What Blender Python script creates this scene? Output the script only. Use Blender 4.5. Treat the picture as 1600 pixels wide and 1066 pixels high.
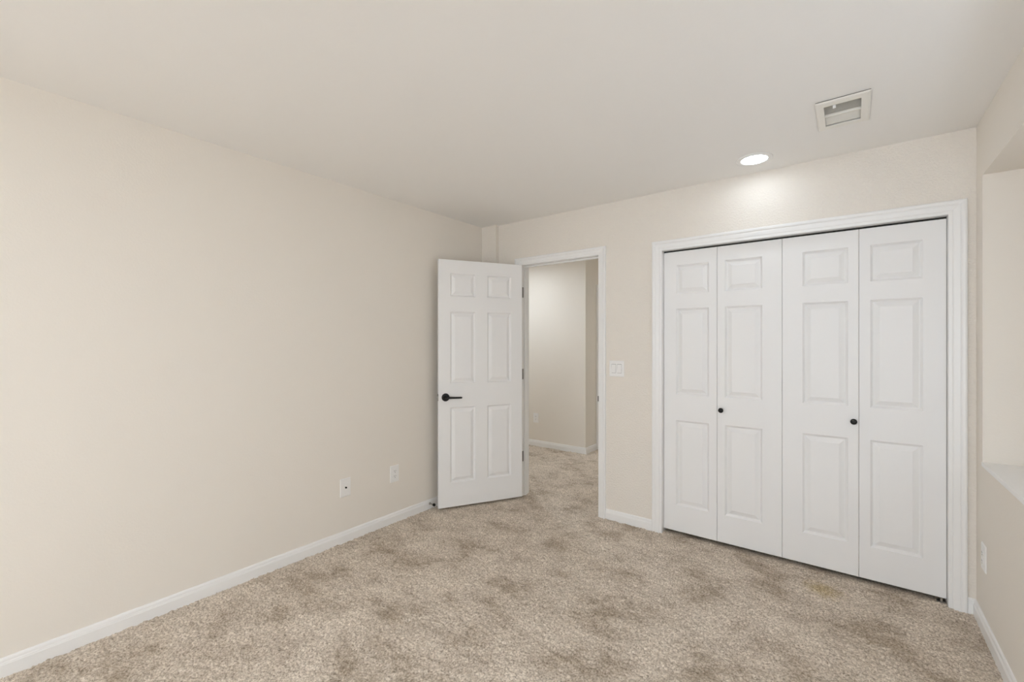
import bpy, math
import numpy as np
from mathutils import Vector, Matrix

# ------------------------------------------------------------------ clearing
for o in list(bpy.data.objects):
    bpy.data.objects.remove(o, do_unlink=True)
sc = bpy.context.scene
COL = sc.collection

# ------------------------------------------------------------------ camera
# world: x along the closet wall (left wall x=0), y depth (closet wall y=0, room y<0), z up
H, W = 2.453, 3.265            # ceiling height, room width
YF = -8.0                      # wall behind the camera
cam_d = bpy.data.cameras.new('camera')
cam = bpy.data.objects.new('camera', cam_d)
COL.objects.link(cam)
cam_d.sensor_fit = 'HORIZONTAL'
cam_d.sensor_width = 36.0
cam_d.lens = 36.0 * 691.5 / 1600.0
cam_d.shift_x = 0.0
cam_d.shift_y = (536.4 - 533.0) / 1600.0
cam_d.clip_start = 0.05
cam_d.clip_end = 60
cam.location = (2.758, -3.187, 1.365)
cam.rotation_euler = (math.pi / 2, 0, 0.6516)
sc.camera = cam

# ------------------------------------------------------------------ world, lights, exposure
sc.view_settings.view_transform = 'Standard'
sc.view_settings.look = 'None'
sc.view_settings.gamma = 1.0
sc.view_settings.use_curve_mapping = False
sc.view_settings.exposure = 0.09
sc.cycles.max_bounces = 12
sc.cycles.diffuse_bounces = 10
sc.cycles.sample_clamp_indirect = 6.0

SKY = 7.3
GROUND = 1.35
world = bpy.data.worlds.new('overcast_sky')
sc.world = world
world.use_nodes = True
bg = world.node_tree.nodes['Background']
wn = world.node_tree
tc = wn.nodes.new('ShaderNodeTexCoord')
sep = wn.nodes.new('ShaderNodeSeparateXYZ')
wn.links.new(tc.outputs['Generated'], sep.inputs[0])
mr = wn.nodes.new('ShaderNodeMapRange')          # lower half brightened to lift the ceiling, overcast sky above
mr.inputs['From Min'].default_value = -0.12
mr.inputs['From Max'].default_value = 0.12
wn.links.new(sep.outputs['Z'], mr.inputs['Value'])
mc = wn.nodes.new('ShaderNodeMix')
mc.data_type = 'RGBA'
wn.links.new(mr.outputs['Result'], mc.inputs['Factor'])
mc.inputs['A'].default_value = (0.83 * GROUND, 0.95 * GROUND, 1.11 * GROUND, 1)
mc.inputs['B'].default_value = (0.82, 0.95, 1.12, 1)
wn.links.new(mc.outputs['Result'], bg.inputs[0])
bg.inputs[1].default_value = SKY

WIN = (2.00, 3.15, 0.10, 2.00)   # unseen window added behind the camera for light, x0 x1 z0 z1

RW = (-1.80, -1.36, 0.90, 1.65)  # unseen window added in the right recess for light, y0 y1 z0 z1
LW2 = (-7.40, -5.20, 0.60, 2.10)  # unseen window added in the left wall for light, y0 y1 z0 z1
ND = 0.46                        # depth of the recess in the right wall


def portal(name, loc, rot, sx, sy):  # guides sky light through the added, unseen windows
    d = bpy.data.lights.new(name, 'AREA')
    d.shape = 'RECTANGLE'
    d.size, d.size_y = sx, sy
    d.cycles.is_portal = True
    o = bpy.data.objects.new(name, d)
    o.location, o.rotation_euler = loc, rot
    COL.objects.link(o)


portal('added_rear_portal', ((WIN[0] + WIN[1]) / 2, YF - 0.02, (WIN[2] + WIN[3]) / 2), (math.radians(90), 0, 0),
       WIN[1] - WIN[0], WIN[3] - WIN[2])

portal('added_recess_portal', (W + ND + 0.12, (RW[0] + RW[1]) / 2, (RW[2] + RW[3]) / 2), (math.radians(90), 0, math.radians(90)),
       RW[1] - RW[0], RW[3] - RW[2])
portal('added_side_portal', (-0.14, (LW2[0] + LW2[1]) / 2, (LW2[2] + LW2[3]) / 2), (math.radians(90), 0, math.radians(-90)),
       LW2[1] - LW2[0], LW2[3] - LW2[2])

LAMP = 20.0                      # radiance of the recessed lamps' lenses
PANEL_GLOW = 28.0  # glow of the unseen ceiling panel added as fill
PANEL_AT = (2.30, -4.20, 0.60)      # x, y, size
HALL_LAMP = 280.0  # radiance of the unseen lamps added in the hall


# ------------------------------------------------------------------ materials
def new_mat(name):
    m = bpy.data.materials.new(name)
    m.use_nodes = True
    nt = m.node_tree
    return m, nt, nt.nodes['Principled BSDF']


def coords(nt):
    g = nt.nodes.new('ShaderNodeNewGeometry')
    return g.outputs['Position']


def noise(nt, vec, scale, detail=3.0, rough=0.5):
    n = nt.nodes.new('ShaderNodeTexNoise')
    n.inputs['Scale'].default_value = scale
    n.inputs['Detail'].default_value = detail
    n.inputs['Roughness'].default_value = rough
    nt.links.new(vec, n.inputs['Vector'])
    return n.outputs['Fac']


def ramp(nt, fac, stops):
    r = nt.nodes.new('ShaderNodeValToRGB')
    el = r.color_ramp.elements
    while len(el) < len(stops):
        el.new(0.5)
    for e, (p, c) in zip(el, stops):
        e.position = p
        e.color = (*c, 1)
    nt.links.new(fac, r.inputs['Fac'])
    return r.outputs['Color']


def bump(nt, bsdf, height, strength, dist):
    b = nt.nodes.new('ShaderNodeBump')
    b.inputs['Strength'].default_value = strength
    b.inputs['Distance'].default_value = dist
    nt.links.new(height, b.inputs['Height'])
    nt.links.new(b.outputs['Normal'], bsdf.inputs['Normal'])


def plaster(name, colour, strength, scale=95.0, rough=0.75):
    m, nt, b = new_mat(name)
    p = coords(nt)
    b.inputs['Base Color'].default_value = (*colour, 1)
    b.inputs['Roughness'].default_value = rough
    b.inputs['Specular IOR Level'].default_value = 0.25
    n = noise(nt, p, scale, 2.0, 0.55)
    r = ramp(nt, n, [(0.42, (0, 0, 0)), (0.62, (1, 1, 1))])
    bump(nt, b, r, strength, 0.0018)
    return m


def paint(name, colour, rough=0.42, spec=0.35):
    m, nt, b = new_mat(name)
    p = coords(nt)
    n = noise(nt, p, 160.0, 1.0, 0.5)
    b.inputs['Base Color'].default_value = (*colour, 1)
    b.inputs['Roughness'].default_value = rough
    b.inputs['Specular IOR Level'].default_value = spec
    bump(nt, b, n, 0.05, 0.0005)
    return m


def metal(name, colour, rough, metallic=1.0):
    m, nt, b = new_mat(name)
    p = coords(nt)
    n = noise(nt, p, 220.0, 2.0)
    c = ramp(nt, n, [(0.3, tuple(0.9 * v for v in colour)), (0.7, colour)])
    nt.links.new(c, b.inputs['Base Color'])
    b.inputs['Metallic'].default_value = metallic
    b.inputs['Roughness'].default_value = rough
    return m


def carpet_mat():
    m, nt, b = new_mat('beige_frieze_carpet')
    p = coords(nt)
    b.inputs['Roughness'].default_value = 0.95
    b.inputs['Specular IOR Level'].default_value = 0.08
    fine = noise(nt, p, 105.0, 3.0, 0.75)
    c1 = ramp(nt, fine, [(0.30, (0.27, 0.222, 0.175)), (0.44, (0.53, 0.458, 0.380)), (0.56, (0.74, 0.655, 0.560)),
                         (0.72, (0.93, 0.86, 0.77))])
    # worn and brushed patches of the pile
    mp = nt.nodes.new('ShaderNodeMapping')
    mp.inputs['Scale'].default_value = (1.0, 1.25, 1.0)
    mp.inputs['Rotation'].default_value = (0, 0, 0.5)
    nt.links.new(p, mp.inputs['Vector'])
    patch = noise(nt, mp.outputs['Vector'], 3.4, 6.0, 0.66)
    c2 = ramp(nt, patch, [(0.37, (0.70, 0.665, 0.62)), (0.48, (0.95, 0.94, 0.93)), (0.62, (1.08, 1.08, 1.08))])
    small = noise(nt, mp.outputs['Vector'], 17.0, 4.0, 0.7)
    c3 = ramp(nt, small, [(0.34, (0.88, 0.87, 0.85)), (0.50, (1.0, 1.0, 1.0)), (0.66, (1.05, 1.05, 1.05))])
    m3 = nt.nodes.new('ShaderNodeMix')
    m3.data_type = 'RGBA'
    m3.blend_type = 'MULTIPLY'
    m3.inputs['Factor'].default_value = 1.0
    nt.links.new(c2, m3.inputs['A'])
    nt.links.new(c3, m3.inputs['B'])
    c2 = m3.outputs['Result']
    mx = nt.nodes.new('ShaderNodeMix')
    mx.data_type = 'RGBA'
    mx.blend_type = 'MULTIPLY'
    mx.inputs['Factor'].default_value = 1.0
    nt.links.new(c1, mx.inputs['A'])
    nt.links.new(c2, mx.inputs['B'])
    # old yellowish stain in the pile near the closet
    vd = nt.nodes.new('ShaderNodeVectorMath')
    vd.operation = 'DISTANCE'
    vd.inputs[1].default_value = (2.64, -0.19, 0.0)
    nt.links.new(p, vd.inputs[0])
    ad = nt.nodes.new('ShaderNodeMath')
    ad.operation = 'MULTIPLY_ADD'
    nt.links.new(small, ad.inputs[0])
    ad.inputs[1].default_value = 0.16
    nt.links.new(vd.outputs['Value'], ad.inputs[2])
    st = ramp(nt, ad.outputs[0], [(0.11, (0.80, 0.74, 0.56)), (0.19, (1, 1, 1))])
    ms = nt.nodes.new('ShaderNodeMix')
    ms.data_type = 'RGBA'
    ms.blend_type = 'MULTIPLY'
    ms.inputs['Factor'].default_value = 1.0
    nt.links.new(mx.outputs['Result'], ms.inputs['A'])
    nt.links.new(st, ms.inputs['B'])
    nt.links.new(ms.outputs['Result'], b.inputs['Base Color'])
    bump(nt, b, fine, 0.6, 0.006)
    return m


M = {}
M['wall'] = plaster('cream_wall_paint', (0.800, 0.755, 0.690), 0.70)
M['wall_fine'] = plaster('cream_wall_paint_smooth', (0.800, 0.755, 0.690), 0.08)
M['ceiling'] = plaster('ceiling_paint', (0.875, 0.862, 0.842), 0.05, 60.0)
M['white'] = paint('white_door_paint', (0.83, 0.825, 0.82), 0.40)
M['trim'] = paint('white_trim_gloss', (0.84, 0.835, 0.825), 0.32, 0.45)
M['plastic'] = paint('white_plastic', (0.84, 0.83, 0.815), 0.30, 0.5)
M['vent'] = paint('ivory_vent_enamel', (0.84, 0.82, 0.77), 0.38)
M['duct_and_gap'] = paint('galvanised_duct_and_gap', (0.07, 0.062, 0.052), 0.6)  # also colours the painted shadow line under the vent frame
M['black'] = metal('matte_black_metal', (0.012, 0.011, 0.010), 0.42, 0.3)
M['steel'] = metal('satin_nickel', (0.48, 0.46, 0.43), 0.35)
M['hinge'] = metal('dull_steel', (0.30, 0.29, 0.28), 0.45)
M['rubber'] = paint('black_rubber', (0.012, 0.012, 0.012), 0.7, 0.2)
M['slot'] = paint('dark_slot', (0.03, 0.028, 0.025), 0.7, 0.2)
M['carpet'] = carpet_mat()


def lens_mat(name, strength, col=(0.87, 0.955, 1.04)):
    m, nt, b = new_mat(name)
    b.inputs['Base Color'].default_value = (0.85, 0.85, 0.85, 1)
    b.inputs['Emission Color'].default_value = (*col, 1)
    b.inputs['Emission Strength'].default_value = strength
    return m


M['lens'] = lens_mat('frosted_lamp_lens', LAMP)
M['diffuser'] = lens_mat('added_panel_diffuser', PANEL_GLOW)
M['hall_lens'] = lens_mat('frosted_added_hall_lens', HALL_LAMP)


# ------------------------------------------------------------------ mesh helpers
def link(name, verts, faces, mat, parent=None, smooth=False, bevel=None, autosmooth=None):
    me = bpy.data.meshes.new(name)
    me.from_pydata([tuple(v) for v in verts], [], faces)
    me.materials.append(mat)
    import bmesh
    bm = bmesh.new()
    bm.from_mesh(me)
    bmesh.ops.remove_doubles(bm, verts=bm.verts, dist=1e-6)
    bmesh.ops.recalc_face_normals(bm, faces=bm.faces)
    bm.to_mesh(me)
    bm.free()
    if smooth:
        for p in me.polygons:
            p.use_smooth = True
    o = bpy.data.objects.new(name, me)
    COL.objects.link(o)
    if parent is not None:
        o.parent = parent
    if bevel:
        md = o.modifiers.new('edge', 'BEVEL')
        md.width = bevel
        md.segments = 2
        md.limit_method = 'ANGLE'
        md.angle_limit = math.radians(40)
    return o


class MB:
    """collects shapes of one mesh"""

    def __init__(s):
        s.v, s.f = [], []

    def add(s, v, f):
        n = len(s.v)
        s.v += [tuple(x) for x in v]
        s.f += [tuple(n + i for i in q) for q in f]
        return s

    def box(s, x0, x1, y0, y1, z0, z1):
        v = [(x, y, z) for x in (x0, x1) for y in (y0, y1) for z in (z0, z1)]
        return s.add(v, [(0, 1, 3, 2), (4, 6, 7, 5), (0, 4, 5, 1), (2, 3, 7, 6), (0, 2, 6, 4), (1, 5, 7, 3)])

    def lathe(s, prof, origin, axis, n=32, cap0=True, cap1=True):
        """prof: (radius, height along axis)"""
        a = Vector(axis).normalized()
        t = a.orthogonal().normalized()
        b = a.cross(t)
        o = Vector(origin)
        v, f = [], []
        for r, h in prof:
            for k in range(n):
                an = 2 * math.pi * k / n
                v.append(o + a * h + (t * math.cos(an) + b * math.sin(an)) * r)
        for i in range(len(prof) - 1):
            for k in range(n):
                f.append((i * n + k, i * n + (k + 1) % n, (i + 1) * n + (k + 1) % n, (i + 1) * n + k))
        if cap0:
            f.append(tuple(range(n))[::-1])
        if cap1:
            f.append(tuple((len(prof) - 1) * n + k for k in range(n)))
        return s.add(v, f)

    def tube(s, pts, rad, n=14):
        pts = [Vector(p) for p in pts]
        v, f = [], []
        for i, p in enumerate(pts):
            d = (pts[min(i + 1, len(pts) - 1)] - pts[max(i - 1, 0)]).normalized()
            t = d.cross(Vector((0, 0, 1)))
            if t.length < 1e-3:
                t = Vector((1, 0, 0))
            t.normalize()
            b = d.cross(t)
            r = rad[i] if isinstance(rad, (list, tuple)) else rad
            for k in range(n):
                an = 2 * math.pi * k / n
                v.append(p + (t * math.cos(an) + b * math.sin(an)) * r)
        for i in range(len(pts) - 1):
            for k in range(n):
                f.append((i * n + k, i * n + (k + 1) % n, (i + 1) * n + (k + 1) % n, (i + 1) * n + k))
        f.append(tuple(range(n))[::-1])
        f.append(tuple((len(pts) - 1) * n + k for k in range(n)))
        return s.add(v, f)

    def build(s, name, mat, parent=None, **k):
        return link(name, s.v, s.f, mat, parent, **k)


def tag(o, label=None, cat=None, group=None, kind=None):
    if label:
        o['label'] = label
    if cat:
        o['category'] = cat
    if group:
        o['group'] = group
    if kind:
        o['kind'] = kind
    return o


def empty(name, loc=(0, 0, 0), rz=0.0):
    o = bpy.data.objects.new(name, None)
    o.empty_display_size = 0.1
    o.location = loc
    o.rotation_euler = (0, 0, rz)
    COL.objects.link(o)
    return o


def structure(o, label, cat):
    return tag(o, label, cat, kind='structure')


# ------------------------------------------------------------------ floor: carpet with its pile modelled as relief
def carpet_grid(x0, x1, y0, y1, step, seed, amp):
    nx, ny = int((x1 - x0) / step) + 1, int((y1 - y0) / step) + 1
    xs, ys = np.linspace(x0, x1, nx), np.linspace(y0, y1, ny)
    rng = np.random.default_rng(seed)
    z = rng.random((ny, nx)) * amp - amp * 0.55
    c = rng.random((ny // 3 + 2, nx // 3 + 2))
    z += (np.kron(c, np.ones((3, 3)))[:ny, :nx] - 0.5) * amp * 0.9
    X, Y = np.meshgrid(xs, ys)
    X = X + (rng.random(X.shape) - 0.5) * step * 0.5
    Y = Y + (rng.random(Y.shape) - 0.5) * step * 0.5
    X[:, 0], X[:, -1], Y[0, :], Y[-1, :] = x0, x1, y0, y1
    V = np.stack([X, Y, z], -1).reshape(-1, 3)
    i = np.arange(nx * ny).reshape(ny, nx)
    F = np.stack([i[:-1, :-1], i[:-1, 1:], i[1:, 1:], i[1:, :-1]], -1).reshape(-1, 4)
    return V, F


def build_floor():
    parts = [carpet_grid(-0.02, W + 0.02, -3.3, 0.02, 0.0065, 1, 0.007),
             carpet_grid(-0.9, 1.46, 0.02, 2.2, 0.009, 2, 0.007)]
    # plain remainder: room behind the camera, closet floor, rest of the hall
    for a, b_, c, d in ((-0.02, W + 0.02, YF - 0.1, -3.3), (1.46, W + 0.02, 0.02, 0.9), (-1.7, -0.9, 0.02, 2.2),
                        (-1.7, 1.46, 2.2, 3.8)):
        parts.append((np.array([(a, c, 0), (b_, c, 0), (b_, d, 0), (a, d, 0)], float), np.array([[0, 1, 2, 3]])))
    parts.append((np.array([(-1.8, YF - 0.15, -0.007), (W + 0.6, YF - 0.15, -0.007), (W + 0.6, 3.9, -0.007), (-1.8, 3.9, -0.007)], float),
                  np.array([[0, 1, 2, 3]])))
    V, F, n = [], [], 0
    for v, f in parts:
        V.append(v)
        F.append(f + n)
        n += len(v)
    V, F = np.concatenate(V), np.concatenate(F)
    me = bpy.data.meshes.new('floor')
    me.vertices.add(len(V))
    me.vertices.foreach_set('co', V.astype(np.float32).ravel())
    me.loops.add(F.size)
    me.loops.foreach_set('vertex_index', F.astype(np.int32).ravel())
    me.polygons.add(len(F))
    me.polygons.foreach_set('loop_start', np.arange(0, F.size, 4, dtype=np.int32))
    me.update(calc_edges=True)
    me.materials.append(M['carpet'])
    o = bpy.data.objects.new('floor', me)
    COL.objects.link(o)
    structure(o, 'beige mottled frieze carpet running through the room and hall', 'floor')


build_floor()

# ------------------------------------------------------------------ ceiling (opened above the vent)
VX0, VX1, VY0, VY1 = 2.664, 2.800, -0.708, -0.478          # vent opening
m = MB()
T = 0.25
m.box(-1.8, VX0, YF - 0.2, 3.9, H, H + T)
m.box(VX1, W + 0.8, YF - 0.2, 3.9, H, H + T)
m.box(VX0, VX1, YF - 0.2, VY0, H, H + T)
m.box(VX0, VX1, VY1, 3.9, H, H + T)
structure(m.build('ceiling', M['ceiling']), 'smooth off-white painted ceiling', 'ceiling')

# ------------------------------------------------------------------ walls
DX0, DX1, DZ = 0.432, 1.187, 2.056      # room door opening inside its jambs
CX0, CX1, CZ = 1.686, 3.163, 2.028      # closet opening inside its jambs
JT = 0.018                              # jamb thickness
TB = 0.115                              # thickness of the closet wall

m = MB()
m.box(-0.12, 0, LW2[1], 0, -0.05, H)
m.box(-0.12, 0, YF - 0.12, LW2[0], -0.05, H)
m.box(-0.12, 0, LW2[0], LW2[1], -0.05, LW2[2])
m.box(-0.12, 0, LW2[0], LW2[1], LW2[3], H)
structure(m.build('wall_left', M['wall_fine']), 'long cream wall on the left with two outlet plates', 'wall')

m = MB()
m.box(-1.72, DX0 - JT, 0, TB, -0.05, H)
m.box(DX0 - JT, DX1 + JT, 0, TB, DZ + JT, H)
m.box(DX1 + JT, CX0 - JT, 0, TB, -0.05, H)
m.box(CX0 - JT, CX1 + JT, 0, TB, CZ + JT, H)
m.box(CX1 + JT, W + 0.6, 0, TB, -0.05, H)
m.box(0, 0.172, -0.04, 0, -0.05, H)         # shallow boxed corner behind the open door
structure(m.build('wall_back', M['wall']), 'textured cream wall holding the doorway and the closet', 'wall')

NY0, NY1, NZ0, NZ1 = -1.85, -0.132, 0.792, 2.172
m = MB()
m.box(W, W + ND, NY1, 0, -0.05, H)
m.box(W, W + ND, NY0, NY1, -0.05, NZ0)
m.box(W, W + ND, NY0, NY1, NZ1, H)
m.box(W, W + ND, YF - 0.12, NY0, -0.05, H)
m.box(W + ND, W + ND + 0.1, YF - 0.12, RW[0], -0.05, H)
m.box(W + ND, W + ND + 0.1, RW[1], 0, -0.05, H)
m.box(W + ND, W + ND + 0.1, RW[0], RW[1], -0.05, RW[2])
m.box(W + ND, W + ND + 0.1, RW[0], RW[1], RW[3], H)
structure(m.build('wall_right', M['wall_fine']), 'cream wall on the right with a deep window recess', 'wall')

m = MB()
m.box(-0.12, WIN[0], YF - 0.12, YF, -0.05, H)
m.box(WIN[1], W + ND, YF - 0.12, YF, -0.05, H)
m.box(WIN[0], WIN[1], YF - 0.12, YF, -0.05, WIN[2])
m.box(WIN[0], WIN[1], YF - 0.12, YF, WIN[3], H)
structure(m.build('wall_front', M['wall_fine']), 'cream wall behind the camera with the added daylight window', 'wall')

# unseen window added behind the camera for even light: frame, mullion and sill
win = empty('added_window_1', ((WIN[0] + WIN[1]) / 2, YF, WIN[2]))
structure(win, 'white framed opening added behind the camera for daylight', 'added window')
hw, hh = (WIN[1] - WIN[0]) / 2, WIN[3] - WIN[2]
m = MB()
m.box(-hw, hw, -0.08, -0.03, 0, 0.045).box(-hw, hw, -0.08, -0.03, hh - 0.045, hh)
m.box(-hw, -hw + 0.045, -0.08, -0.03, 0.045, hh - 0.045).box(hw - 0.045, hw, -0.08, -0.03, 0.045, hh - 0.045)
m.box(-0.025, 0.025, -0.08, -0.03, 0.045, hh - 0.045)
m.build('window_frame', M['trim'], win)
MB().box(-hw - 0.02, hw + 0.02, -0.03, 0.03, -0.022, -0.001).build('window_sill', M['trim'], win, bevel=0.003)

for nm, xx, rg, lab in (('added_window_2', W + ND + 0.02, RW, 'white framed unseen window added deep in the recess of the right wall'),
                        ('added_window_3', -0.09, LW2, 'white framed unseen window added in the left wall behind the camera')):
    w2 = empty(nm, (xx, (rg[0] + rg[1]) / 2, rg[2]))  # both windows are unseen, added to let in more light
    structure(w2, lab, 'added window')
    hw, hh = (rg[1] - rg[0]) / 2, rg[3] - rg[2]
    m = MB()
    m.box(0, 0.05, -hw, hw, 0, 0.04).box(0, 0.05, -hw, hw, hh - 0.04, hh)
    m.box(0, 0.05, -hw, -hw + 0.04, 0.04, hh - 0.04).box(0, 0.05, hw - 0.04, hw, 0.04, hh - 0.04)
    m.box(0, 0.05, -0.018, 0.018, 0.04, hh - 0.04)
    m.build('window_frame', M['trim'], w2)

# white sill board lying in the recess of the right wall
sill = MB().box(W - 0.004, W + ND - 0.001, NY0 + 0.001, NY1 - 0.001, NZ0 - 0.016, NZ0 + 0.004).build('trim_4', M['trim'], bevel=0.002)
structure(sill, 'white sill board in the recess of the right wall', 'window sill')

# closet shell (dark inside)
m = MB()
m.box(1.50, 1.56, TB, 0.80, -0.05, H)
m.box(W, W + 0.06, TB, 0.80, -0.05, H)
m.box(1.50, W + 0.06, 0.80, 0.86, -0.05, H)
structure(m.build('wall_closet', M['wall_fine']), 'unlit closet walls behind the folding doors', 'wall')

# hall beyond the doorway
HX, HY = 0.177, 1.69
m = MB()
m.box(-1.72, HX, HY, HY + 0.12, -0.05, H)
m.box(HX - 0.12, HX, HY + 0.12, 2.045, -0.05, H)
m.box(HX - 0.12, HX, 2.045, 2.80, 2.05, H)
m.box(HX - 0.12, HX, 2.80, 3.72, -0.05, H)
structure(m.build('wall_hall', M['wall_fine']), 'cream hall wall with an outer corner seen through the doorway', 'wall')
m = MB()
m.box(-1.84, -1.72, 0, HY + 0.12, -0.05, H)
m.box(1.44, 1.50, TB, 3.84, -0.05, H)
m.box(HX - 0.12, 1.50, 3.72, 3.84, -0.05, H)
structure(m.build('wall_hall_end', M['wall_fine']), 'cream walls closing the hall out of sight', 'wall')
m = MB()
m.box(HX - 0.09, HX - 0.055, 2.047, 2.798, 0.01, 2.048)
d4 = m.build('door_4', M['white'])
structure(d4, 'closed white door at the far side of the hall', 'door')


# ------------------------------------------------------------------ mouldings
CASING = [(0.000, 0.000), (0.000, 0.0085), (0.0025, 0.0105), (0.013, 0.0115), (0.017, 0.0105), (0.020, 0.0125), (0.034, 0.0150),
          (0.042, 0.0160), (0.045, 0.0145), (0.048, 0.0165), (0.052, 0.0190), (0.058, 0.0200), (0.064, 0.0190),
          (0.068, 0.0150), (0.069, 0.000)]


def casing(mb, x0, x1, zt, width, to_world, z0=-0.004):
    """a mitred U of moulding round an opening; to_world(u, out, z)"""
    k = width / 0.069
    P = [(o * k, t) for o, t in CASING]
    rows = []
    for (x, z, sx, sz) in ((x0, z0, -1, 0), (x0, zt, -1, 1), (x1, zt, 1, 1), (x1, z0, 1, 0)):
        rows.append([to_world(x + sx * o, t, z + sz * o) for o, t in P])
    v = [p for r in rows for p in r]
    n = len(P)
    f = []
    for i in range(3):
        for j in range(n):
            jn = (j + 1) % n
            f.append((i * n + j, i * n + jn, (i + 1) * n + jn, (i + 1) * n + j))
    f.append(tuple(range(n)))
    f.append(tuple(3 * n + j for j in range(n)))
    mb.add(v, f)


BASE = [(0, -0.01), (0.0125, -0.01), (0.0125, 0.050), (0.0110, 0.053), (0.0110, 0.056), (0.0085, 0.060), (0.0080, 0.068),
        (0.0060, 0.0735), (0.0040, 0.0765), (0, 0.0770)]


def baseboard(name, path, label, hk=1.0):
    """path: points along the wall line, each (x, y, nx, ny) with the mitre direction into the room"""
    v, f = [], []
    n = len(BASE)
    for x, y, nx, ny in path:
        for t, z in BASE:
            v.append((x + nx * t, y + ny * t, z * hk))
    for i in range(len(path) - 1):
        for j in range(n):
            jn = (j + 1) % n
            f.append((i * n + j, i * n + jn, (i + 1) * n + jn, (i + 1) * n + j))
    f.append(tuple(range(n)))
    f.append(tuple((len(path) - 1) * n + j for j in range(n)))
    structure(link(name, v, f, M['trim']), label, 'baseboard')


back = lambda u, t, z: (u, -t, z)
# closet: casing + jambs
t1 = empty('trim_1', (CX0, 0, 0))
structure(t1, 'white moulded casing round the closet doors', 'door casing')
m = MB()
casing(m, CX0, CX1, CZ, 0.071, back)
c = m.build('casing', M['trim'])
c.parent = t1
c.matrix_parent_inverse = Matrix.Translation((-CX0, 0, 0))
m = MB()
m.box(CX0 - JT, CX0, 0.001, TB, -0.01, CZ + JT)
m.box(CX1, CX1 + JT, 0.001, TB, -0.01, CZ + JT)
m.box(CX0, CX1, 0.001, TB, CZ, CZ + JT)
c = m.build('jamb', M['trim'])
c.parent = t1
c.matrix_parent_inverse = Matrix.Translation((-CX0, 0, 0))
m = MB()
m.box(CX0 + 0.002, CX1 - 0.002, 0.036, 0.062, CZ - 0.012, CZ - 0.0005)
c = m.build('door_track', M['slot'])
c.parent = t1
c.matrix_parent_inverse = Matrix.Translation((-CX0, 0, 0))

# room door: casing + jambs + stops + strike
t2 = empty('trim_2', (DX0, 0, 0))
structure(t2, 'white moulded casing and jamb round the open doorway', 'door casing')
inv = Matrix.Translation((-DX0, 0, 0))


def child(o, par, mat):
    o.parent = par
    o.matrix_parent_inverse = mat
    return o


m = MB()
casing(m, DX0 - 0.002, DX1, DZ + 0.003, 0.063, back)
child(m.build('casing', M['trim']), t2, inv)
m = MB()
casing(m, DX0 - 0.005, DX1, DZ + 0.003, 0.063, lambda u, t, z: (u, TB + t, z))
child(m.build('casing', M['trim']), t2, inv)
m = MB()
m.box(DX0 - JT, DX0, 0.0, TB, -0.01, DZ + JT)
m.box(DX1, DX1 + JT, 0.0, TB, -0.01, DZ + JT)
m.box(DX0, DX1, 0.0, TB, DZ, DZ + JT)
child(m.build('jamb', M['trim']), t2, inv)
m = MB()
m.box(DX0, DX0 + 0.011, 0.040, 0.075, -0.01, DZ)
m.box(DX1 - 0.011, DX1, 0.040, 0.075, -0.01, DZ)
m.box(DX0 + 0.011, DX1 - 0.011, 0.040, 0.075, DZ - 0.011, DZ)
child(m.build('stop_moulding', M['trim'], bevel=0.002), t2, inv)
m = MB()
m.box(DX1 - 0.0015, DX1 + 0.0005, 0.002, 0.036, 0.900, 0.957)
m.box(DX1 - 0.0015, DX1 + 0.004, -0.013, 0.002, 0.908, 0.950)
o = child(m.build('strike_plate', M['black']), t2, inv)
o['label'] = 'dark metal strike plate'

# hall door casing (a sliver shows past the hall corner)
m = MB()
casing(m, 2.047, 2.798, 2.05, 0.066, lambda u, t, z: (HX + t, u, z))
structure(m.build('trim_3', M['trim']), 'white casing of the far hall door beyond the hall corner', 'door casing')

baseboard('baseboard_left', [(0, YF, 1, 0), (0, -0.04, 1, -1), (0.172, -0.04, 1, -1), (0.172, 0, 1, -1), (DX0 - 0.065, 0, 0, -1)],
          'white baseboard along the long left wall')
baseboard('baseboard_back', [(DX1 + 0.063, 0, 0, -1), (CX0 - 0.071, 0, 0, -1)], 'short white baseboard between doorway and closet')
baseboard('baseboard_right', [(CX1 + 0.071, 0, 0, -1), (W, 0, -1, -1), (W, YF, -1, 0)], 'white baseboard along the right wall below the recess')
baseboard('baseboard_hall', [(-1.72, HY, 0, -1), (HX, HY, 1, -1), (HX, 2.045 - 0.066, 1, 0)], 'white baseboard turning the hall corner')

# ------------------------------------------------------------------ panelled doors
PANEL = [(0.0, 0.0), (0.0015, 0.0020), (0.0110, 0.0130), (0.0145, 0.0135), (0.0160, 0.0130), (0.0390, 0.0028), (0.0410, 0.0018)]


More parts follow.
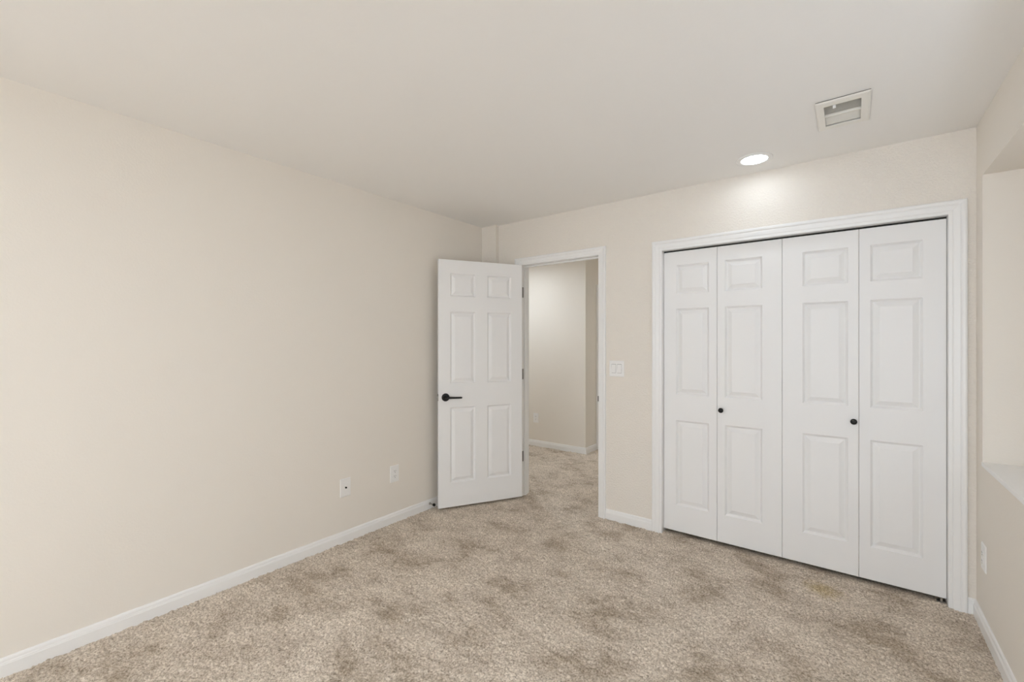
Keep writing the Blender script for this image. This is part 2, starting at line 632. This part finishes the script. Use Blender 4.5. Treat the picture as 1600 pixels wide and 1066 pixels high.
def panel_leaf(mb, w, h, t, rects, z0=0.0, both=True, chamfer=0.0018):
    """door leaf in local axes: x 0..w, front face y=0 (towards -y), back y=t"""
    def face(y, sgn):
        xs = sorted({chamfer, w - chamfer} | {a for r in rects for a in r[:2]})
        zs = sorted({z0 + chamfer, z0 + h - chamfer} | {a for r in rects for a in r[2:]})
        for i in range(len(xs) - 1):
            for j in range(len(zs) - 1):
                a, b, c_, d = xs[i], xs[i + 1], zs[j], zs[j + 1]
                if any(r[0] <= a and b <= r[1] and r[2] <= c_ and d <= r[3] for r in rects):
                    continue
                mb.add([(a, y, c_), (b, y, c_), (b, y, d), (a, y, d)], [(0, 1, 2, 3)])
        for r in rects:
            rings = [[(r[0] + q, y + sgn * dd, r[2] + q), (r[1] - q, y + sgn * dd, r[2] + q),
                      (r[1] - q, y + sgn * dd, r[3] - q), (r[0] + q, y + sgn * dd, r[3] - q)] for q, dd in PANEL]
            for p, q in zip(rings, rings[1:]):
                for k in range(4):
                    mb.add([p[k], p[(k + 1) % 4], q[(k + 1) % 4], q[k]], [(0, 1, 2, 3)])
            mb.add(rings[-1], [(0, 1, 2, 3)])
    face(0.0, 1)
    face(t, -1)
    c = chamfer
    lo = [(c, 0, z0 + c), (w - c, 0, z0 + c), (w - c, 0, z0 + h - c), (c, 0, z0 + h - c)]
    l1 = [(0, c, z0), (w, c, z0), (w, c, z0 + h), (0, c, z0 + h)]
    l2 = [(0, t - c, z0), (w, t - c, z0), (w, t - c, z0 + h), (0, t - c, z0 + h)]
    l3 = [(c, t, z0 + c), (w - c, t, z0 + c), (w - c, t, z0 + h - c), (c, t, z0 + h - c)]
    for p, q in ((lo, l1), (l1, l2), (l2, l3)):
        for k in range(4):
            mb.add([p[k], p[(k + 1) % 4], q[(k + 1) % 4], q[k]], [(0, 1, 2, 3)])


ZB, ZT = 0.027, 2.017          # bifold bottom and top
ZR = [(0.212, 0.817), (1.000, 1.610), (1.713, 1.920)]
FY = 0.030                      # bifold face
seams = [CX0 + 0.0008, 2.046, 2.4235, 2.8005, CX1 - 0.0008]
PX = [(1.775, 1.995), (2.0955, 2.3145), (2.530, 2.7505), (2.851, 3.0705)]


def bifold(name, i0, knob_x, label):
    org = Vector((seams[i0], FY, 0))
    root = empty(name, org)
    structure(root, label, 'closet door')
    for i in (i0, i0 + 1):
        g = 0.0008
        a, b = seams[i] + g, seams[i + 1] - g
        mb = MB()
        panel_leaf(mb, b - a, ZT - ZB, 0.028, [(PX[i][0] - a, PX[i][1] - a, z[0], z[1]) for z in ZR], z0=ZB)
        mb.v = [(x + a - org.x, y, z) for x, y, z in mb.v]
        mb.build('door_panel', M['white'], root)
    mb = MB()
    mb.lathe([(0.0065, 0.0), (0.0065, 0.010), (0.0085, 0.013), (0.0150, 0.017), (0.0165, 0.021), (0.0160, 0.025),
              (0.0125, 0.0285), (0.006, 0.030)], (knob_x - org.x, 0.0, 0.9155), (0, -1, 0), 28)
    k = mb.build('door_knob', M['black'], root, smooth=True)
    k['label'] = 'small round black knob'
    return root


bifold('door_2', 0, 2.0735, 'left folding pair of white closet doors with black knob near its middle seam')
bifold('door_3', 2, 2.7770, 'right folding pair of white closet doors beside the recessed wall')

# pivot bracket of the right pair, at the floor by the jamb
mb = MB()
mb.box(3.125, 3.158, 0.028, 0.058, 0.0, 0.008)
mb.lathe([(0.006, 0.0), (0.006, 0.018)], (3.142, 0.038, 0.006), (0, 0, 1), 12)
o = child(mb.build('pivot_bracket', M['steel']), t1, Matrix.Translation((-CX0, 0, 0)))
o['label'] = 'small metal floor pivot bracket'

# room door: hall-side face visible, swung open towards the left wall
A = Vector((0.475, -0.046, 0.0))
dirv = Vector((-0.491, -0.871, 0.0)).normalized()
LW, LZ0, LZ1 = 0.7455, 0.020, 2.050
# local frame: origin at the free edge, x towards the hinge, -y = visible side
Borg = A + dirv * LW
rz = math.atan2(-dirv.y, -dirv.x)
door = empty('door_1', Borg, rz)
structure(door, 'open white six-panel room door with black lever handle', 'door')
cols = [(LW - 0.325, LW - 0.106), (LW - 0.648, LW - 0.430)]
rows = [(0.218, 0.837), (1.031, 1.625), (1.750, 1.939)]
mb = MB()
panel_leaf(mb, LW, LZ1 - LZ0, 0.035, [(c0, c1, r0, r1) for c0, c1 in cols for r0, r1 in rows], z0=LZ0)
mb.build('door_panel', M['white'], door)


def lever(side):
    """side -1: on the visible face (y=0); +1: on the other face"""
    s = side
    y0 = 0.0 if s < 0 else 0.035
    hx, hz = LW - 0.688, 0.923
    mb = MB()
    mb.lathe([(0.0325, 0.0), (0.0325, 0.005), (0.031, 0.008), (0.015, 0.0085)], (hx, y0, hz), (0, s, 0), 40)
    root = mb.build('door_handle', M['black'], door, smooth=False)
    root['label'] = 'black lever handle on a round rose'
    mb = MB()
    mb.tube([(hx, y0 + s * 0.006, hz), (hx, y0 + s * 0.040, hz)], 0.0105, 20)
    mb.build('spindle', M['black'], root)
    mb = MB()
    pts = [(hx - 0.010, y0 + s * 0.046, hz), (hx + 0.004, y0 + s * 0.046, hz), (hx + 0.045, y0 + s * 0.048, hz - 0.001),
           (hx + 0.095, y0 + s * 0.047, hz - 0.003), (hx + 0.122, y0 + s * 0.044, hz - 0.004), (hx + 0.128, y0 + s * 0.042, hz - 0.004)]
    mb.tube(pts, [0.0085, 0.0100, 0.0085, 0.0078, 0.0075, 0.004], 16)
    mb.build('lever', M['black'], root, smooth=True)


lever(-1)
lever(1)
mb = MB()
mb.box(-0.0010, 0.0008, 0.0055, 0.0295, 0.894, 0.951)
lp = mb.build('latch_plate', M['steel'], door)
mb = MB()
mb.box(-0.0100, -0.0008, 0.0105, 0.0245, 0.914, 0.932)
mb.build('latch_bolt', M['steel'], lp)
mb = MB()
for z in (0.900, 0.945):
    mb = MB()
    mb.lathe([(0.0032, 0), (0.0032, 0.0010)], (-0.0012, 0.0175, z), (-1, 0, 0), 12)
    mb.build('screw', M['black'], lp)
for zc in (0.354, 1.089, 1.819):
    mb = MB()
    mb.box(LW - 0.0006, LW + 0.0018, 0.003, 0.033, zc - 0.046, zc + 0.046)
    mb.lathe([(0.0055, 0), (0.0055, 0.092)], (LW + 0.006, 0.036, zc - 0.046), (0, 0, 1), 14)
    Rm = Matrix.Translation(Borg) @ Matrix.Rotation(rz, 4, 'Z')
    inv_d = Rm.inverted()
    n0 = len(mb.v)
    mb.box(DX0 + 0.0002, DX0 + 0.0022, 0.003, 0.030, zc - 0.046, zc + 0.046)   # leaf let into the jamb
    mb.v[n0:] = [tuple(inv_d @ Vector(p)) for p in mb.v[n0:]]
    h = mb.build('hinge', M['hinge'], door)
    h['label'] = 'grey steel hinge'

# ------------------------------------------------------------------ door stop on the baseboard behind the door
ds = empty('door_stop', (0.0125, -0.703, 0.046))
tag(ds, 'small door stop with black rubber tip on the baseboard behind the open door', 'door stop')
ax = (1, 0, 0)
MB().lathe([(0.010, 0), (0.010, 0.003), (0.005, 0.006)], (0, 0, 0), ax, 20).build('base', M['steel'], ds)
mb = MB()
pts = [(0.005 + 0.040 * k / 60, 0.0042 * math.cos(k * 2 * math.pi / 6), 0.0042 * math.sin(k * 2 * math.pi / 6)) for k in range(61)]
mb.tube(pts, 0.0014, 6)
mb.build('spring', M['steel'], ds, smooth=True)
MB().lathe([(0.009, 0), (0.0115, 0.002), (0.0120, 0.012), (0.0100, 0.017), (0.004, 0.019)], (0.043, 0, 0), ax, 20).build('rubber_tip', M['rubber'], ds, smooth=True)


# ------------------------------------------------------------------ plates on the walls
def plate_box(mb, w, h, d=0.0055, c=0.003):
    """bevelled cover plate, local: wall plane y=0, faces -y"""
    r0 = [(-w / 2, 0, -h / 2), (w / 2, 0, -h / 2), (w / 2, 0, h / 2), (-w / 2, 0, h / 2)]
    r1 = [(x, -d * 0.45, z) for x, _, z in r0]
    r2 = [(x * (1 - 2 * c / w), -d, z * (1 - 2 * c / h)) for x, _, z in r0]
    for p, q in ((r0, r1), (r1, r2)):
        for k in range(4):
            mb.add([p[k], p[(k + 1) % 4], q[(k + 1) % 4], q[k]], [(0, 1, 2, 3)])
    mb.add(r2, [(0, 1, 2, 3)])
    mb.add(r0, [(0, 1, 2, 3)])


def screws(root, pts, y=-0.0055):
    for x, z in pts:
        mb = MB()
        mb.lathe([(0.0032, 0), (0.0030, 0.0010), (0.0012, 0.0014)], (x, y, z), (0, -1, 0), 14)
        mb.build('screw', M['plastic'], root)


def duplex(name, loc, rz, label):
    r = empty(name, loc, rz)
    tag(r, label, 'outlet')
    mb = MB()
    plate_box(mb, 0.080, 0.124)
    mb.build('cover_plate', M['plastic'], r)
    for zc in (-0.0195, 0.0195):
        mb = MB()
        n = 24
        ring = []
        for k in range(n):
            a = 2 * math.pi * k / n
            ring.append((max(-0.0165, min(0.0165, 0.0175 * math.cos(a))), 0.0145 * math.sin(a) * 1.02))
        v = [(x, -0.005, z + zc) for x, z in ring] + [(x * 0.96, -0.0085, z * 0.96 + zc) for x, z in ring]
        mb.add(v, [tuple(range(n, 2 * n))] + [(k, (k + 1) % n, n + (k + 1) % n, n + k) for k in range(n)])
        s = mb.build('socket', M['plastic'], r)
        mb = MB()
        mb.box(-0.0075, -0.0055, -0.0088, -0.0080, zc - 0.001, zc + 0.008)
        mb.box(0.0055, 0.0075, -0.0088, -0.0080, zc + 0.000, zc + 0.0075)
        mb.lathe([(0.0026, 0), (0.0026, 0.0008)], (0, -0.0080, zc - 0.0075), (0, -1, 0), 14)
        mb.build('slots', M['slot'], s)
    screws(r, [(0, 0)])
    return r


duplex('electrical_outlet', (0, -1.049, 0.371), math.pi / 2, 'white duplex outlet on the left wall, nearest the open door')
duplex('electrical_outlet', (W, -0.172, 0.352), -math.pi / 2, 'white outlet low on the right wall under the window recess')
duplex('electrical_outlet', (-0.560, HY, 0.372), 0.0, 'white outlet on the hall wall seen through the doorway')

# cable jack beside the first outlet
r = empty('cable_outlet', (0, -1.462, 0.373), math.pi / 2)
tag(r, 'white cable jack plate with dark centre port on the left wall', 'cable outlet')
mb = MB()
plate_box(mb, 0.080, 0.124)
mb.build('cover_plate', M['plastic'], r)
mb = MB()
mb.lathe([(0.0075, 0), (0.0075, 0.003)], (0, -0.0055, 0), (0, -1, 0), 6)
nut = mb.build('jack', M['steel'], r)
mb = MB()
mb.lathe([(0.0055, 0), (0.0055, 0.0085)], (0, -0.0055, 0), (0, -1, 0), 20)
mb.build('threaded_port', M['slot'], nut)
screws(r, [(0, 0.042), (0, -0.042)])

# double rocker switch
r = empty('light_switch', (1.3385, 0, 1.170))
tag(r, 'white double rocker light switch between doorway and closet', 'light switch')
mb = MB()
plate_box(mb, 0.120, 0.122)
mb.build('cover_plate', M['plastic'], r)
for xc in (-0.023, 0.023):
    mb = MB()
    w2, h2 = 0.0165, 0.033
    v = []
    for x in (-w2, w2):
        v += [(xc + x, -0.005, -h2), (xc + x, -0.0095, -h2 + 0.001), (xc + x, -0.0070, 0), (xc + x, -0.0062, h2 - 0.001), (xc + x, -0.005, h2)]
    mb.add(v, [(0, 1, 6, 5), (1, 2, 7, 6), (2, 3, 8, 7), (3, 4, 9, 8), (0, 5, 9, 4), (0, 4, 3, 2, 1), (5, 6, 7, 8, 9)])
    k = mb.build('rocker', M['plastic'], r)
    mb = MB()
    mb.box(xc - w2 - 0.001, xc + w2 + 0.001, -0.0057, -0.0053, -h2 - 0.0012, h2 + 0.0012)
    mb.build('switch_gap', M['duct_and_gap'], k)
screws(r, [(-0.023, 0.048), (0.023, 0.048), (-0.023, -0.048), (0.023, -0.048)])

# ------------------------------------------------------------------ recessed ceiling lights
def can_light(x, y, label, lens='lens', grp=None):
    r = empty('ceiling_light', (x, y, H))
    tag(r, label, 'ceiling light', grp)
    mb = MB()
    R0, R1 = 0.097, 0.069
    mb.lathe([(R0, 0.0), (R0 - 0.001, 0.003), (R0 - 0.006, 0.0055), (R1 + 0.004, 0.0060), (R1, 0.0045), (R1, 0.001)], (0, 0, 0), (0, 0, -1), 48,
             cap0=False, cap1=False)
    mb.build('trim_ring', M['plastic'], r, smooth=True)
    mb = MB()
    mb.lathe([(R1, 0.0008), (R1, 0.0030), (R1 * 0.7, 0.0036), (R1 * 0.3, 0.0040)], (0, 0, 0), (0, 0, -1), 48)
    mb.build('lens', M[lens], r)
    return r


can_light(2.310, -0.238, 'round white recessed ceiling light above the closet doors')
can_light(2.310, -5.40, 'unseen recessed ceiling light added above and behind the camera, near the right wall', grp='added ceiling lights behind the camera')  # unseen lamp added for light in the room
can_light(0.95, -5.40, 'unseen recessed ceiling light added above and behind the camera, near the left wall', grp='added ceiling lights behind the camera')  # second unseen lamp added likewise
can_light(-0.60, 0.85, 'recessed ceiling light added to brighten the hall, out of sight', lens='hall_lens', grp='added hall ceiling lights')  # unseen lamp added to light the hall wall
can_light(1.25, 3.50, 'recessed ceiling light added at the far end of the hall, out of sight', lens='hall_lens', grp='added hall ceiling lights')  # unseen lamp added for the hall corner and far casing

# unseen flush light panel added behind and above the camera as fill
r = empty('added_light_panel', (PANEL_AT[0], PANEL_AT[1], H))
tag(r, 'square flush light panel added unseen in the ceiling behind and above the camera', 'ceiling light')
ps = PANEL_AT[2] / 2
mb = MB()
mb.box(-ps, ps, -ps, -ps + 0.02, -0.014, 0).box(-ps, ps, ps - 0.02, ps, -0.014, 0)
mb.box(-ps, -ps + 0.02, -ps + 0.02, ps - 0.02, -0.014, 0).box(ps - 0.02, ps, -ps + 0.02, ps - 0.02, -0.014, 0)
mb.build('frame', M['plastic'], r)
MB().box(-ps + 0.02, ps - 0.02, -ps + 0.02, ps - 0.02, -0.006, -0.001).build('diffuser', M['diffuser'], r)

# ------------------------------------------------------------------ ceiling vent
vx, vy = (2.632 + 2.834) / 2, (-0.755 - 0.437) / 2
r = empty('ceiling_vent', (vx, vy, H))
tag(r, 'ivory metal air vent in the ceiling near the right wall', 'vent')
ox0, ox1, oy0, oy1 = 2.632 - vx, 2.834 - vx, -0.757 - vy, -0.433 - vy
ix0, ix1, iy0, iy1 = VX0 - vx, VX1 - vx, VY0 - vy, VY1 - vy
mb = MB()
rings = []
for (a, b, c_, d, z) in ((ox0, ox1, oy0, oy1, -0.0035), (ox0, ox1, oy0, oy1, -0.0048), (ox0 + 0.008, ox1 - 0.008, oy0 + 0.008, oy1 - 0.008, -0.0090),
                         (ix0, ix1, iy0, iy1, -0.0085), (ix0, ix1, iy0, iy1, 0.012)):
    rings.append([(a, c_, z), (b, c_, z), (b, d, z), (a, d, z)])
for p, q in zip(rings, rings[1:]):
    for k in range(4):
        mb.add([p[k], p[(k + 1) % 4], q[(k + 1) % 4], q[k]], [(0, 1, 2, 3)])
mb.build('frame', M['vent'], r)
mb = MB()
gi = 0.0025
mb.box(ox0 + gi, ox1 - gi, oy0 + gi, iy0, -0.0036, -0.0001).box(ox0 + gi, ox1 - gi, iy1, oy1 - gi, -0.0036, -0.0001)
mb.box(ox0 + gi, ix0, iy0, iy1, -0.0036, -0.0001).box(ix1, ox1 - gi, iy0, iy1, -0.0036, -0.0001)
mb.build('shadow_gap', M['duct_and_gap'], r)  # dark inset strip standing in for the shadow line round the frame
mb = MB()
ymid = (iy0 + iy1) / 2
mb.box(ix0, ix1, ymid - 0.003, ymid + 0.003, -0.0085, 0.016)
mb.build('divider', M['vent'], r)
# louvre blades: two banks throwing air opposite ways
for k in range(7):
    yy = iy0 + 0.004 + k * (ymid - iy0 - 0.018) / 6
    mb = MB()
    c1, c2, th = 0.012, 0.007, 0.0005
    mb.add([(ix0, yy + c2, 0.013), (ix1, yy + c2, 0.013), (ix1, yy, -0.002), (ix0, yy, -0.002),
            (ix0, yy + c2 + th * 2, 0.013), (ix1, yy + c2 + th * 2, 0.013), (ix1, yy + th * 2, -0.002), (ix0, yy + th * 2, -0.002)],
           [(0, 1, 2, 3), (4, 5, 6, 7), (0, 1, 5, 4), (2, 3, 7, 6), (0, 3, 7, 4), (1, 2, 6, 5)])
    mb.build('blade', M['vent'], r)
for k in range(15):
    yy = ymid + 0.006 + k * (iy1 - ymid - 0.010) / 14
    mb = MB()
    mb.add([(ix0, yy - c2, 0.011), (ix1, yy - c2, 0.011), (ix1, yy, -0.002), (ix0, yy, -0.002),
            (ix0, yy - c2 + th * 2, 0.011), (ix1, yy - c2 + th * 2, 0.011), (ix1, yy + th * 2, -0.002), (ix0, yy + th * 2, -0.002)],
           [(0, 1, 2, 3), (4, 5, 6, 7), (0, 1, 5, 4), (2, 3, 7, 6), (0, 3, 7, 4), (1, 2, 6, 5)])
    mb.build('blade', M['vent'], r)
mb = MB()
mb.box(-0.036, -0.024, iy0 + 0.004, iy0 + 0.016, -0.018, 0.002)
mb.build('damper_lever', M['plastic'], r, bevel=0.002)
mb = MB()
mb.box(ix0 - 0.004, ix1 + 0.004, iy0 - 0.004, iy1 + 0.004, 0.200, 0.21)
for a, b, c_, d in ((ix0 + 0.0001, ix0 + 0.001, iy0, iy1), (ix1 - 0.001, ix1 - 0.0001, iy0, iy1), (ix0, ix1, iy0 + 0.0001, iy0 + 0.001),
                    (ix0, ix1, iy1 - 0.001, iy1 - 0.0001)):
    mb.box(a, b, c_, d, 0.013, 0.205)
o = mb.build('duct', M['duct_and_gap'], r)
for p, q in ((0, oy0 + 0.016), (0, oy1 - 0.016)):
    mb = MB()
    mb.lathe([(0.0035, 0), (0.0030, 0.0012)], (p, q, -0.0088), (0, 0, -1), 12)
    mb.build('screw', M['vent'], r)
